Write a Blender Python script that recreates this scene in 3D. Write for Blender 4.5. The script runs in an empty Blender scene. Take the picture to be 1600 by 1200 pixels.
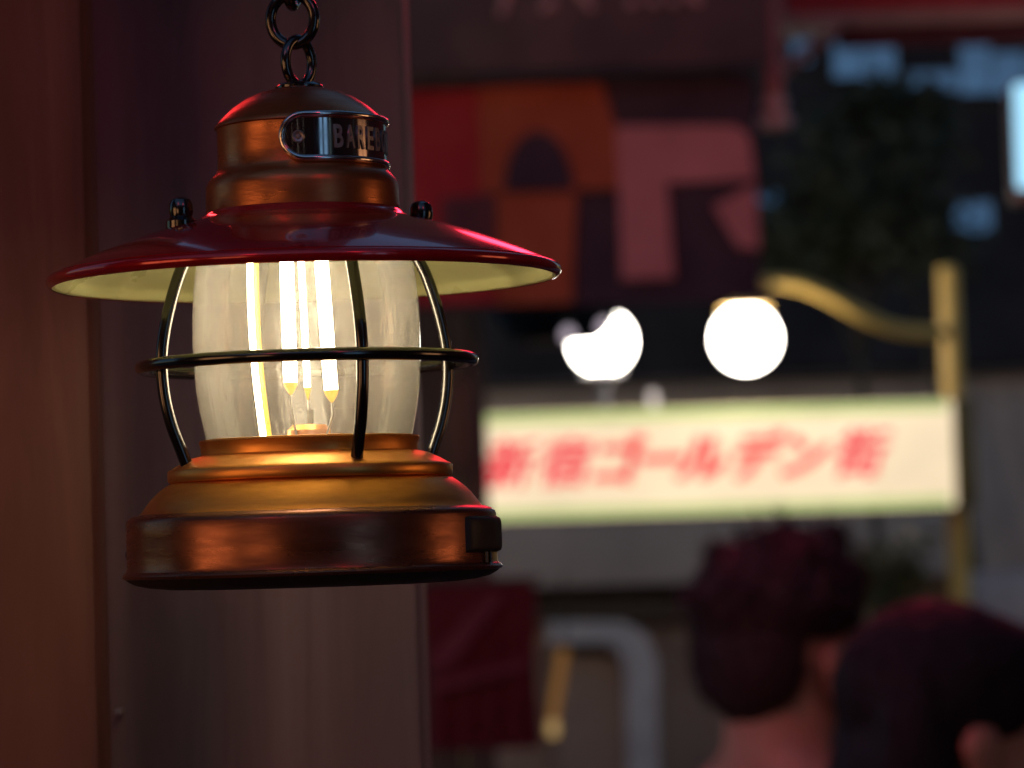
import bpy, bmesh, math, random
from mathutils import Vector, Matrix, noise
random.seed(7)
R = math.radians
scene = bpy.context.scene
col = scene.collection

# ------------------------------------------------------------------ camera
PITCH, ROLL, HFOV = R(2.8), R(1.8), R(18.0)
CAM = Vector((0.0, 0.0, 1.62))
LANTERN_D = 0.808
fwd = Vector((0, math.cos(PITCH), math.sin(PITCH)))
up0 = Vector((0, -math.sin(PITCH), math.cos(PITCH)))
rt0 = Vector((1, 0, 0))
rt = rt0 * math.cos(ROLL) - up0 * math.sin(ROLL)
upv = up0 * math.cos(ROLL) + rt0 * math.sin(ROLL)
cd = bpy.data.cameras.new('camera')
cam = bpy.data.objects.new('camera', cd)
col.objects.link(cam)
cam.matrix_world = Matrix(((rt.x, upv.x, -fwd.x, CAM.x), (rt.y, upv.y, -fwd.y, CAM.y),
                           (rt.z, upv.z, -fwd.z, CAM.z), (0, 0, 0, 1)))
cd.sensor_width = 36.0
cd.lens = 18.0 / math.tan(HFOV / 2)
cd.clip_start = 0.01
cd.clip_end = 400
cd.dof.use_dof = True
cd.dof.focus_distance = 0.785
cd.dof.aperture_fstop = 19.5
scene.camera = cam

# ------------------------------------------------------------------ night sky and exposure
w = bpy.data.worlds.new('World'); scene.world = w; w.use_nodes = True
wn = w.node_tree.nodes; wl = w.node_tree.links
sky = wn.new('ShaderNodeTexSky'); sky.sky_type = 'NISHITA'; sky.sun_disc = False
sky.ozone_density = 2.8; sky.sun_elevation = R(2.0); sky.sun_rotation = R(200)
bg = wn['Background']; wl.new(sky.outputs[0], bg.inputs[0]); bg.inputs[1].default_value = 0.15
scene.view_settings.view_transform = 'Standard'
scene.view_settings.look = 'None'
scene.view_settings.exposure = 1.3
scene.view_settings.gamma = 1.0
scene.cycles.use_denoising = True
scene.cycles.use_adaptive_sampling = False
scene.cycles.max_bounces = 7
scene.cycles.transparent_max_bounces = 16
scene.cycles.sample_clamp_indirect = 8.0
scene.cycles.use_light_tree = True

# ------------------------------------------------------------------ helpers
T9 = math.tan(HFOV / 2)
def W(px, py, d):
    """the point seen at photo pixel (px,py), d metres along the view axis"""
    return CAM + d * (fwd + rt * ((px - 800) / 800 * T9) + upv * ((600 - py) / 800 * T9))
def S(d): return 2 * T9 * d / 1600

def link(name, me, mat=None, parent=None, smooth=False):
    o = bpy.data.objects.new(name, me); col.objects.link(o)
    if mat: me.materials.append(mat)
    if smooth:
        for p in me.polygons: p.use_smooth = True
    if parent: o.parent = parent
    return o
def tag(o, label, cat, group=None, kind=None):
    o['label'] = label; o['category'] = cat
    if group: o['group'] = group
    if kind: o['kind'] = kind
    return o
def empty(name, loc, rz=0.0):
    o = bpy.data.objects.new(name, None); col.objects.link(o)
    o.location = loc; o.rotation_euler = (0, 0, rz); o.empty_display_size = 0.05
    return o
def bm_obj(name, bm, mat, parent=None, smooth=False):
    me = bpy.data.meshes.new(name); bm.to_mesh(me); bm.free()
    return link(name, me, mat, parent, smooth)
def autosmooth(o, ang=40):
    me = o.data
    for p in me.polygons: p.use_smooth = True
    bm = bmesh.new(); bm.from_mesh(me)
    for e in bm.edges:
        if len(e.link_faces) == 2 and e.calc_face_angle(0) > R(ang): e.smooth = False
    bm.to_mesh(me); bm.free()
    return o
def box(name, size, loc, mat, parent=None, rz=0.0, bevel=0.0, seg=2, rx=0.0, ry=0.0):
    bm = bmesh.new(); bmesh.ops.create_cube(bm, size=1)
    bmesh.ops.scale(bm, vec=size, verts=bm.verts)
    if bevel > 0:
        bmesh.ops.bevel(bm, geom=bm.edges[:], offset=bevel, segments=seg, affect='EDGES', profile=0.6)
    o = bm_obj(name, bm, mat, parent)
    if bevel > 0: autosmooth(o, 50)
    o.location = loc; o.rotation_euler = (rx, ry, rz)
    return o
def lathe(name, prof, mat, parent=None, seg=144, ang=35, closed=False):
    bm = bmesh.new(); rings = []
    for r, z in prof:
        if r < 1e-7: rings.append([bm.verts.new((0, 0, z))])
        else: rings.append([bm.verts.new((r * math.cos(2 * math.pi * k / seg), r * math.sin(2 * math.pi * k / seg), z)) for k in range(seg)])
    pairs = list(zip(rings, rings[1:])) + ([(rings[-1], rings[0])] if closed else [])
    for a, b in pairs:
        for k in range(seg):
            k2 = (k + 1) % seg
            if len(a) == 1 and len(b) == 1: continue
            if len(a) == 1: bm.faces.new((a[0], b[k], b[k2]))
            elif len(b) == 1: bm.faces.new((a[k], b[0], a[k2]))
            else: bm.faces.new((a[k], b[k], b[k2], a[k2]))
    bmesh.ops.recalc_face_normals(bm, faces=bm.faces)
    return autosmooth(bm_obj(name, bm, mat, parent), ang)
def tube(name, pts, rad, mat, parent=None, closed=False, seg=12, radii=None, join=None):
    pts = [Vector(p) for p in pts]; n = len(pts)
    bm = bmesh.new() if join is None else join
    rings = []; prev = None
    for i in range(n):
        a = pts[(i - 1) % n] if (closed or i > 0) else pts[i]
        b = pts[(i + 1) % n] if (closed or i < n - 1) else pts[i]
        t = (b - a).normalized()
        if prev is None:
            ref = Vector((0, 0, 1)) if abs(t.z) < .9 else Vector((1, 0, 0))
            nn = t.cross(ref).normalized()
        else: nn = (prev - t * prev.dot(t)).normalized()
        prev = nn; bb = t.cross(nn)
        rr = radii[i] if radii else rad
        rings.append([bm.verts.new(pts[i] + (nn * math.cos(2 * math.pi * k / seg) + bb * math.sin(2 * math.pi * k / seg)) * rr) for k in range(seg)])
    m = n if closed else n - 1
    for i in range(m):
        a, b = rings[i], rings[(i + 1) % n]
        off = 0
        if closed and i == n - 1:
            off = min(range(seg), key=lambda q: (a[0].co - b[q].co).length)
        for k in range(seg):
            bm.faces.new((a[k], a[(k + 1) % seg], b[(k + 1 + off) % seg], b[(k + off) % seg]))
    if not closed:
        bm.faces.new(rings[0][::-1]); bm.faces.new(rings[-1])
    if join is not None: return bm
    bmesh.ops.recalc_face_normals(bm, faces=bm.faces)
    return autosmooth(bm_obj(name, bm, mat, parent), 60)
def spline(ctrl, n=10):
    c = [Vector(p) for p in ctrl]; out = []
    for i in range(len(c) - 1):
        p0 = c[max(i - 1, 0)]; p1 = c[i]; p2 = c[i + 1]; p3 = c[min(i + 2, len(c) - 1)]
        for k in range(n):
            t = k / n
            out.append(.5 * ((2 * p1) + (p2 - p0) * t + (2 * p0 - 5 * p1 + 4 * p2 - p3) * t * t + (3 * p1 - p0 - 3 * p2 + p3) * t ** 3))
    out.append(c[-1]); return out

# ------------------------------------------------------------------ materials
def mat(name, c1, c2=None, rough=0.6, metal=0.0, scale=(8, 8, 8), detail=6, rvar=0.12, bump=0.0, coat=0.0, spec=0.5, dist=0.0, ramp=(0.35, 0.68)):
    m = bpy.data.materials.new(name); m.use_nodes = True
    N = m.node_tree.nodes; L = m.node_tree.links; b = N['Principled BSDF']
    tc = N.new('ShaderNodeTexCoord'); mp = N.new('ShaderNodeMapping'); mp.inputs['Scale'].default_value = scale
    nz = N.new('ShaderNodeTexNoise'); nz.inputs['Scale'].default_value = 1.0; nz.inputs['Detail'].default_value = detail
    nz.inputs['Distortion'].default_value = dist; nz.inputs['Roughness'].default_value = 0.6
    L.new(tc.outputs['Object'], mp.inputs[0]); L.new(mp.outputs[0], nz.inputs[0])
    rp = N.new('ShaderNodeValToRGB'); rp.color_ramp.elements[0].position = ramp[0]; rp.color_ramp.elements[1].position = ramp[1]
    c2 = c2 or tuple(x * 0.75 for x in c1)
    rp.color_ramp.elements[0].color = (*c2, 1); rp.color_ramp.elements[1].color = (*c1, 1)
    L.new(nz.outputs['Fac'], rp.inputs[0]); L.new(rp.outputs[0], b.inputs['Base Color'])
    mr = N.new('ShaderNodeMapRange'); mr.inputs['From Min'].default_value = .3; mr.inputs['From Max'].default_value = .7
    mr.inputs['To Min'].default_value = max(rough + rvar, 0.02); mr.inputs['To Max'].default_value = max(rough - rvar, 0.02)
    L.new(nz.outputs['Fac'], mr.inputs[0]); L.new(mr.outputs[0], b.inputs['Roughness'])
    b.inputs['Metallic'].default_value = metal; b.inputs['Coat Weight'].default_value = coat
    b.inputs['Specular IOR Level'].default_value = spec
    if bump > 0:
        bp = N.new('ShaderNodeBump'); bp.inputs['Strength'].default_value = bump; bp.inputs['Distance'].default_value = 0.002
        L.new(nz.outputs['Fac'], bp.inputs['Height']); L.new(bp.outputs[0], b.inputs['Normal'])
    return m
def glow(name, color, strength, scale=4.0, var=0.12, base=None):
    m = bpy.data.materials.new(name); m.use_nodes = True
    N = m.node_tree.nodes; L = m.node_tree.links; b = N['Principled BSDF']
    b.inputs['Base Color'].default_value = (*(base or [min(1, c * .6) for c in color]), 1)
    b.inputs['Roughness'].default_value = .45
    b.inputs['Emission Color'].default_value = (*color, 1)
    tc = N.new('ShaderNodeTexCoord'); nz = N.new('ShaderNodeTexNoise'); nz.inputs['Scale'].default_value = scale
    L.new(tc.outputs['Object'], nz.inputs[0])
    mr = N.new('ShaderNodeMapRange'); mr.inputs['From Min'].default_value = .3; mr.inputs['From Max'].default_value = .7
    mr.inputs['To Min'].default_value = strength * (1 - var); mr.inputs['To Max'].default_value = strength * (1 + var)
    L.new(nz.outputs['Fac'], mr.inputs[0]); L.new(mr.outputs[0], b.inputs['Emission Strength'])
    return m

copper = mat('antique copper', (0.46, 0.165, 0.060), (0.31, 0.105, 0.038), rough=0.33, metal=0.80, scale=(40, 40, 220), rvar=0.10, bump=0.10, detail=8)
copper_dark = mat('darkened copper', (0.27, 0.105, 0.058), (0.18, 0.07, 0.042), rough=0.30, metal=0.85, scale=(40, 40, 220), rvar=0.10, bump=0.10, detail=8)
bronze = mat('antique bronze', (0.86, 0.40, 0.10), (0.68, 0.29, 0.07), rough=0.42, metal=1.0, scale=(40, 40, 220), rvar=0.10, bump=0.10, detail=8)
enamel_red = mat('red enamel', (0.48, 0.012, 0.018), (0.38, 0.009, 0.014), rough=0.16, metal=0.35, scale=(70, 70, 70), rvar=0.05, coat=0.6, bump=0.02)
enamel_cream = mat('cream enamel', (0.37, 0.37, 0.18), (0.33, 0.33, 0.155), rough=0.32, scale=(50, 50, 50), rvar=0.06)
black_metal = mat('black painted wire', (0.008, 0.006, 0.006), (0.005, 0.004, 0.004), rough=0.15, rvar=0.04, metal=0.0, scale=(150, 150, 150), bump=0.03, spec=1.0)
black_rubber = mat('black rubber', (0.015, 0.012, 0.012), (0.010, 0.008, 0.008), rough=0.6, scale=(120, 120, 120), bump=0.05)
chrome = mat('worn chrome', (0.80, 0.78, 0.76), (0.55, 0.50, 0.48), rough=0.16, metal=1.0, scale=(180, 180, 180), rvar=0.08, bump=0.04)
dark_plate = mat('polished plate field', (0.38, 0.36, 0.37), (0.28, 0.26, 0.27), rough=0.10, metal=1.0, scale=(200, 200, 200), rvar=0.04)
letter_metal = mat('dull letters', (0.36, 0.34, 0.33), (0.24, 0.22, 0.22), rough=0.4, metal=0.7, scale=(200, 200, 200))
wood_red = mat('red stained timber', (0.24, 0.090, 0.062), (0.145, 0.050, 0.034), rough=0.55, scale=(38, 38, 3.2), detail=9, bump=0.25, dist=0.6)
wood_grey = mat('weathered timber', (0.28, 0.20, 0.195), (0.165, 0.115, 0.115), rough=0.6, scale=(34, 34, 2.6), detail=10, bump=0.4, dist=0.8)
wood_dark = mat('dark stained boards', (0.035, 0.022, 0.018), (0.018, 0.011, 0.010), rough=0.6, scale=(14, 14, 1.5), detail=7, bump=0.2)
steel = mat('galvanised fitting', (0.5, 0.5, 0.5), (0.35, 0.35, 0.36), rough=0.4, metal=1.0, scale=(90, 90, 90))

def filament_mat(name, color, strength): return glow(name, color, strength, 30, 0.05)
fil_white = filament_mat('lit filament', (1.0, 0.82, 0.55), 22.5)
fil_reflection = glow('painted filament reflection', (1.0, 0.52, 0.03), 1.15, 30, .05, base=(.05, .03, .0))  # yellow emission stands in for a filament mirrored in the glass
fil_tip = glow('filament tip phosphor', (1.0, 0.40, 0.01), 1.0, 30, .05, base=(.05, .02, .0))

def glass_mat():
    m = bpy.data.materials.new('dusty seeded glass'); m.use_nodes = True
    N = m.node_tree.nodes; L = m.node_tree.links; out = N['Material Output']; N.remove(N['Principled BSDF'])
    tc = N.new('ShaderNodeTexCoord')
    mp = N.new('ShaderNodeMapping'); mp.inputs['Scale'].default_value = (260, 260, 60)
    n1 = N.new('ShaderNodeTexNoise'); n1.inputs['Scale'].default_value = 1; n1.inputs['Detail'].default_value = 7; n1.inputs['Distortion'].default_value = .7
    mp2 = N.new('ShaderNodeMapping'); mp2.inputs['Scale'].default_value = (420, 420, 330)
    vo = N.new('ShaderNodeTexVoronoi'); vo.inputs['Scale'].default_value = 1
    L.new(tc.outputs['Object'], mp.inputs[0]); L.new(mp.outputs[0], n1.inputs[0])
    L.new(tc.outputs['Object'], mp2.inputs[0]); L.new(mp2.outputs[0], vo.inputs[0])
    mr = N.new('ShaderNodeMapRange'); mr.inputs['From Min'].default_value = .3; mr.inputs['From Max'].default_value = .72
    mr.inputs['To Min'].default_value = .34; mr.inputs['To Max'].default_value = .52
    L.new(n1.outputs['Fac'], mr.inputs[0])
    sp = N.new('ShaderNodeMapRange'); sp.inputs['From Min'].default_value = .10; sp.inputs['From Max'].default_value = .2
    sp.inputs['To Min'].default_value = .10; sp.inputs['To Max'].default_value = 0
    L.new(vo.outputs['Distance'], sp.inputs[0])
    ad = N.new('ShaderNodeMath'); ad.operation = 'ADD'; L.new(mr.outputs[0], ad.inputs[0]); L.new(sp.outputs[0], ad.inputs[1])
    tr = N.new('ShaderNodeBsdfTransparent'); tr.inputs[0].default_value = (.96, .95, .92, 1)
    tl = N.new('ShaderNodeBsdfTranslucent'); tl.inputs[0].default_value = (.150, .144, .130, 1)
    mx = N.new('ShaderNodeMixShader'); L.new(ad.outputs[0], mx.inputs[0]); L.new(tr.outputs[0], mx.inputs[1]); L.new(tl.outputs[0], mx.inputs[2])
    gl = N.new('ShaderNodeBsdfGlossy'); gl.inputs['Roughness'].default_value = .05
    bp = N.new('ShaderNodeBump'); bp.inputs['Strength'].default_value = .5; bp.inputs['Distance'].default_value = .0008
    L.new(n1.outputs['Fac'], bp.inputs['Height']); L.new(bp.outputs[0], gl.inputs['Normal'])
    fr = N.new('ShaderNodeFresnel'); fr.inputs[0].default_value = 1.45
    mx2 = N.new('ShaderNodeMixShader'); L.new(fr.outputs[0], mx2.inputs[0]); L.new(mx.outputs[0], mx2.inputs[1]); L.new(gl.outputs[0], mx2.inputs[2])
    L.new(mx2.outputs[0], out.inputs[0]); return m
glass = glass_mat()

# ------------------------------------------------------------------ ground
asphalt = mat('asphalt', (0.055, 0.052, 0.05), (0.035, 0.034, 0.034), rough=0.75, scale=(3, 3, 3), bump=0.3)
me = bpy.data.meshes.new('ground')
me.from_pydata([(-150, -150, 0), (150, -150, 0), (150, 150, 0), (-150, 150, 0)], [], [(0, 1, 2, 3)])
g = link('ground', me, asphalt); g['kind'] = 'structure'; g['label'] = 'dark asphalt of the alley'

# ------------------------------------------------------------------ timbers beside the lantern
def timber(name, x0, x1, y0, y1, z0, z1, m, bevel, label, cat):
    o = box(name, (x1 - x0, y1 - y0, z1 - z0), ((x0 + x1) / 2, (y0 + y1) / 2, (z0 + z1) / 2), m, bevel=bevel, seg=2)
    return tag(o, label, cat)
pr = W(643, 600, 1.0); pl = W(150, 600, 1.0)
timber('timber_post', pl.x, pr.x, 0.999, 1.10, 0.0, 2.6, wood_grey, 0.004, 'weathered grey-brown timber post right behind the lantern', 'post')
br = W(146, 600, 0.93)
timber('timber_board', br.x - 0.20, br.x, 0.925, 0.953, 0.0, 2.6, wood_red, 0.005, 'red-brown stained board at the left edge, overlapping the post', 'board')
nail = empty('round_nail', W(186, 1112, 0.985)); tag(nail, 'small round nail head in the dark gap between board and post, low down', 'nail')
s1 = S(0.985)
tube('shank', [(0, 0.02, 0), (0, 0.01, 0), (0, 0.0, 0)], 3.5 * s1, steel, nail, seg=8)
lathe('nail_head', [(0, 5 * s1), (5 * s1, 4 * s1), (6 * s1, 0), (5 * s1, -4 * s1), (0, -5 * s1)], steel, nail, seg=16)

# ------------------------------------------------------------------ the lantern
A = W(481, 600, LANTERN_D); SL = S(LANTERN_D)
def Z(y): return (900 - y) * SL
LAN = empty('hanging_lantern', (A.x, A.y, A.z - 300 * SL))
tag(LAN, 'copper and red enamel cage lantern with glowing filament bulb, hanging on a chain', 'lantern')
def pf(*pts): return [(r * SL, Z(y)) for r, y in pts]
def polar(r, th, y): return Vector((r * SL * math.cos(R(th)), -r * SL * math.sin(R(th)), Z(y)))

# cap: dome, drum and flared skirt
lathe('cap', pf((0, 133), (30, 134), (44, 138), (66, 144), (88, 154), (108, 168), (122, 181), (130, 190), (134, 194), (135, 198), (131.5, 200),
               (131, 215), (131, 240), (131.5, 262), (134, 268), (141, 275), (147, 282), (150, 289), (151, 296), (151, 315), (151.5, 330), (146, 334)), copper, LAN)
# hood
hood_prof = [(146, 328), (152, 330.5), (158, 336), (166, 342), (180, 347.5), (205, 353.5), (235, 361.5), (265, 371), (295, 382), (325, 393.5), (352, 404.5), (374, 414), (388, 421)]
rim = [(400 - 8 + 10 * math.cos(a), 433 - 10 * math.sin(a)) for a in [R(x) for x in (125, 95, 65, 35, 5, -25, -55, -85)]]
lathe('hood', pf(*hood_prof, *rim), enamel_red, LAN, seg=200)
lin = [(100, 345), (146, 346), (166, 350), (205, 361), (235, 369), (265, 378.5), (295, 389), (325, 400.5), (352, 411.5), (370, 420), (378, 426), (381, 433), (387, 440), (393, 441.5), (392, 443.2), (384, 443), (376, 436), (374, 428)]
lathe('hood_lining', pf(*lin[:14]), enamel_cream, LAN, seg=200)
# hood knobs
for th in (156, -24):
    c = polar(200, th, 352)
    k = lathe('thumb_nut', [(r * SL, z * SL) for r, z in ((0, 42), (8, 41.5), (15, 38), (18, 31), (19, 20), (17, 12), (20, 8), (24, 5), (24, -8), (0, -8))], black_metal, LAN, seg=24)
    k.location = c
# glass
lathe('glass_globe', pf((150, 372), (163, 395), (170, 415), (174.5, 450), (177, 490), (178, 530), (177, 570), (174.5, 605), (169.5, 640), (163, 672), (158, 696)), glass, LAN, seg=160)
# filaments
def filament(x, dy, y0, y1, lean, rad, m, tip=True, bow=0):
    pts = []
    for k in range(13):
        t = k / 12; y = y0 + (y1 - y0) * t
        pts.append(Vector(((x + lean * t + bow * math.sin(math.pi * t)) * SL, -dy * SL, Z(y))))
    f = tube('filament', pts, rad * SL, m, LAN, seg=10)
    if tip:
        e = pts[-1]; d = (pts[-1] - pts[-2]).normalized()
        tube('filament_tip', [e + d * 0.3 * SL, e + d * 7 * SL, e + d * 17 * SL, e + d * 20 * SL], 1, fil_tip, f, seg=10,
             radii=[(rad + 1) * SL, rad * .9 * SL, rad * .35 * SL, .8 * SL])
        tube('lead_wire', [e + d * 20 * SL, e + d * 40 * SL, Vector((e.x * .6, e.y, Z(700)))], 2.0 * SL, steel, f, seg=6)
filament(-26, 30, 375, 598, 1, 11, fil_white)
filament(27, 36, 375, 612, 11, 11, fil_white)
filament(-7, -20, 375, 604, 5, 5, fil_white)
filament(-82, -28, 375, 700, 15, 9, fil_reflection, tip=False, bow=-7)  # no real filament: glowing strip added as its reflection in the glass
filament(-86, -19, 375, 700, 15, 5, fil_white, tip=False, bow=-7)  # white core of the same made-up glass reflection
tube('stem', [Vector((4 * SL, 0, Z(700))), Vector((2 * SL, 0, Z(640)))], 5 * SL, glass, LAN, seg=10)
lathe('bulb_socket', pf((0, 664), (26, 664), (34, 672), (34, 704), (0, 704)), bronze, LAN, seg=48)
lathe('top_socket', pf((0, 345), (60, 345), (60, 376), (54, 382), (0, 382)), copper, LAN, seg=48)
# cage
for th in (66, -24, 156, 246):
    pts = spline([polar(176, th, 366), polar(192, th, 402), polar(206, th, 430), polar(222, th, 478), polar(234, th, 530), polar(237.5, th, 572),
                  polar(234, th, 618), polar(224, th, 662), polar(210, th, 700), polar(201, th, 724), polar(198, th, 732)], 7)
    tube('cage_wire', pts, 9.5 * SL, black_metal, LAN, seg=14)
tube('cage_ring', [polar(258, 360 * k / 120, 569) for k in range(120)], 10 * SL, black_metal, LAN, closed=True, seg=14)
# base
lathe('globe_collar', pf((150, 700), (158, 688), (166, 684.5), (171, 685), (172.5, 688), (171, 692), (169, 700), (169, 708), (172, 712)), bronze, LAN)
lathe('base_flange', pf((150, 706), (172, 709), (185, 712), (202, 720), (214, 727), (220, 730), (222, 733), (222, 746), (220, 749), (214, 750)), bronze, LAN)
lathe('base_skirt', pf((212, 748), (218, 750.5), (226, 755), (238, 764), (250, 776), (260, 789), (265, 796), (270, 800)), bronze, LAN)
lathe('base_drum', pf((262, 797), (270, 798), (280, 801), (286, 805.5), (288, 811), (288, 830), (288, 860), (288, 880), (289.5, 886), (294, 889), (295.5, 892), (294, 896), (288, 897)), copper_dark, LAN)
lathe('foot_pad', pf((291, 896), (287, 900), (276, 906), (255, 911), (225, 914), (180, 915.5), (90, 916), (0, 916)), black_rubber, LAN)
# switch, rivets
bm = bmesh.new(); grid = []
for i in range(25):
    u = -1 + i / 12; gcol = []
    for j in range(17):
        v = -1 + j / 8
        h = 10.0 * max(0.0, (1 - abs(u) ** 7)) ** .5 * max(0.0, (1 - abs(v) ** 7)) ** .5
        gcol.append(bm.verts.new(polar(286.5 + h, 15 + 18.5 * u, 843 + 28.5 * v)))
    grid.append(gcol)
for i in range(24):
    for j in range(16): bm.faces.new((grid[i][j], grid[i + 1][j], grid[i + 1][j + 1], grid[i][j + 1]))
bmesh.ops.recalc_face_normals(bm, faces=bm.faces)
bm_obj('switch_button', bm, black_rubber, LAN, True)
for dth in (-2, 1.6):
    tube('switch_hinge', [polar(292, 20 + dth, 870), polar(292, 20 + dth, 886)], 3 * SL, black_metal, LAN, seg=8)
rv = lathe('charging_port_stud', [(0, 6 * SL), (5 * SL, 5 * SL), (9 * SL, 0), (9 * SL, -4 * SL)], black_metal, LAN, seg=16)
rv.location = polar(288, 183, 858); rv.rotation_euler = (0, R(-90), 0)
# name plate on the drum
TH0, HALF, PH = 25.0, 148 / 2, 34.0            # centre angle, half angle in degrees, half height in px
RC = 132.5
def cyl(u, v, rad):                            # u: px of arc to the right of the centre, v: px up
    th = R(TH0) - u / RC
    return Vector((rad * SL * math.cos(th), -rad * SL * math.sin(th), Z(227.0) + v * SL))
UH = R(HALF) * RC
def stadium(hw, hh, n=14):
    out = []; c = hw - hh
    nline = 30
    for k in range(nline): out.append((-c + 2 * c * k / nline, hh))
    for k in range(n): a = math.pi / 2 - math.pi * k / n; out.append((c + hh * math.cos(a), hh * math.sin(a)))
    for k in range(nline): out.append((c - 2 * c * k / nline, -hh))
    for k in range(n): a = -math.pi / 2 - math.pi * k / n; out.append((-c + hh * math.cos(a), hh * math.sin(a)))
    return out
npl = tube('name_plate', [cyl(u, v, RC + 2) for u, v in stadium(UH, PH)], 5.0 * SL, chrome, LAN, closed=True, seg=10)
bm = bmesh.new(); cols = []
hh = PH - 1; cc = UH - hh; NC = 80
for i in range(NC + 1):
    u = -(UH - 1) + 2 * (UH - 1) * i / NC
    h = hh if abs(u) < cc else math.sqrt(max(hh * hh - (abs(u) - cc) ** 2, 0.5))
    cols.append([bm.verts.new(cyl(u, h * (j / 3 - 1), RC + 1)) for j in range(7)])
for i in range(NC):
    for j in range(6): bm.faces.new((cols[i][j], cols[i + 1][j], cols[i + 1][j + 1], cols[i][j + 1]))
bmesh.ops.recalc_face_normals(bm, faces=bm.faces)
bm_obj('plate_field', bm, dark_plate, npl, smooth=True)
def text_mesh(ch, size, ext=0.0, bold=0.0, shear=0.0):
    cu = bpy.data.curves.new('glyph', 'FONT'); cu.body = ch; cu.size = size; cu.align_x = 'CENTER'; cu.align_y = 'CENTER'
    cu.extrude = ext; cu.offset = bold; cu.shear = shear; cu.resolution_u = 4
    o = bpy.data.objects.new('glyph', cu); col.objects.link(o)
    dg = bpy.context.evaluated_depsgraph_get()
    m = bpy.data.meshes.new_from_object(o.evaluated_get(dg))
    bpy.data.objects.remove(o); bpy.data.curves.remove(cu)
    m.materials.clear()
    return m
word = 'BAREBONES'
for i, ch in enumerate(word):
    th = 61 - 9.0 * i; u0 = (TH0 - th) * math.pi / 180 * RC
    m = text_mesh(ch, 52.0, 1.6, 1.0)
    xs = [v.co.x for v in m.vertices]; ys = [v.co.y for v in m.vertices]
    cx, cy = (min(xs) + max(xs)) / 2, (min(ys) + max(ys)) / 2; sx = 15.0 / (max(xs) - min(xs)); sy = 36.0 / (max(ys) - min(ys))
    for v in m.vertices: v.co = cyl(u0 + (v.co.x - cx) * sx, (v.co.y - cy) * sy, RC + 2 + v.co.z)
    link('letter', m, letter_metal, npl)
for th in (88, -38):
    r_ = lathe('rivet', [(0, 3.5 * SL), (3 * SL, 3 * SL), (4 * SL, 1.5 * SL), (8 * SL, 3.2 * SL), (10 * SL, 1 * SL), (10 * SL, -1 * SL)], letter_metal, npl, seg=24)
    r_.location = cyl((TH0 - th) * math.pi / 180 * RC, -1, RC + 1.5)
    r_.rotation_euler = (R(90), 0, R(90 - th))
# hanging eye
lathe('eye_washer', pf((0, 126), (20, 126), (34, 129), (38, 133), (38, 138), (30, 140)), black_metal, LAN, seg=48)
def oval(hw, hh, cz, az, n=40, cx=0.0, cy=0.0):
    return [(cx + hw * math.cos(2 * math.pi * k / n) * math.cos(R(az)), cy + hw * math.cos(2 * math.pi * k / n) * math.sin(R(az)), cz + hh * math.sin(2 * math.pi * k / n)) for k in range(n)]
tube('hanging_eye', oval(26 * SL, 36 * SL, Z(94), 42), 8.2 * SL, black_metal, LAN, closed=True, seg=12)
chain = empty('hanging_chain', (A.x - 8 * SL, A.y, LAN.location.z + Z(70)))
tag(chain, 'black chain with oval links that holds the lantern', 'chain')
zc = 0
for i in range(16):
    tube('link', oval(35 * SL, 40 * SL, (44 + 62 * i) * SL, (-8, 80)[i % 2]), 8.8 * SL, black_metal, chain, closed=True, seg=12)
ztop = chain.location.z + (44 + 62 * 16) * SL
beam = box('timber_beam', (2.10, 0.09, 0.09), (A.x - 0.70, A.y, ztop + 0.055), wood_dark, bevel=0.004)
tag(beam, 'dark timber beam above the lantern that carries its chain', 'beam')
hk = tube('screw_hook', [(A.x - 8 * SL + .010 * math.cos(a), A.y, ztop - 0.009 + .010 * math.sin(a)) for a in [R(x) for x in range(200, 455, 15)]] + [(A.x - 8 * SL - .001, A.y, ztop + 0.03)], 0.0017, black_metal, seg=8)
tag(hk, 'black screw hook under the beam holding the chain', 'hook')

# ------------------------------------------------------------------ background helpers
def panel(name, x0, y0, x1, y1, d, thick, m, parent=None, bevel=0.0, rz=0.0):
    """upright slab whose front face spans the given pixels at distance d"""
    c = W((x0 + x1) / 2, (y0 + y1) / 2, d); s = S(d)
    loc = Vector((c.x, c.y + thick / 2, c.z))
    if parent: loc = loc - parent.location
    return box(name, ((x1 - x0) * s, thick, (y1 - y0) * s), loc, m, parent, rz=rz, bevel=bevel)
def ground_at(px, d):
    p = W(px, 600, d); return Vector((p.x, p.y, 0))

plaster = mat('grey plaster', (0.36, 0.30, 0.275), (0.26, 0.215, 0.20), rough=0.8, scale=(1.6, 1.6, 1.2), detail=8, bump=0.2)
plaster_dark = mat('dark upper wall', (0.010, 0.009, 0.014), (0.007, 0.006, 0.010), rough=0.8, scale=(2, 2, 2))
pale_paint = mat('pale grey paint', (0.42, 0.40, 0.42), (0.32, 0.30, 0.32), rough=0.5, scale=(5, 5, 5))
gold_paint = mat('yellow ochre paint', (0.72, 0.46, 0.12), (0.62, 0.39, 0.09), rough=0.45, scale=(9, 9, 9))
olive_paint = mat('olive frame paint', (0.16, 0.115, 0.02), (0.11, 0.08, 0.015), rough=0.5, scale=(6, 6, 6))

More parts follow.
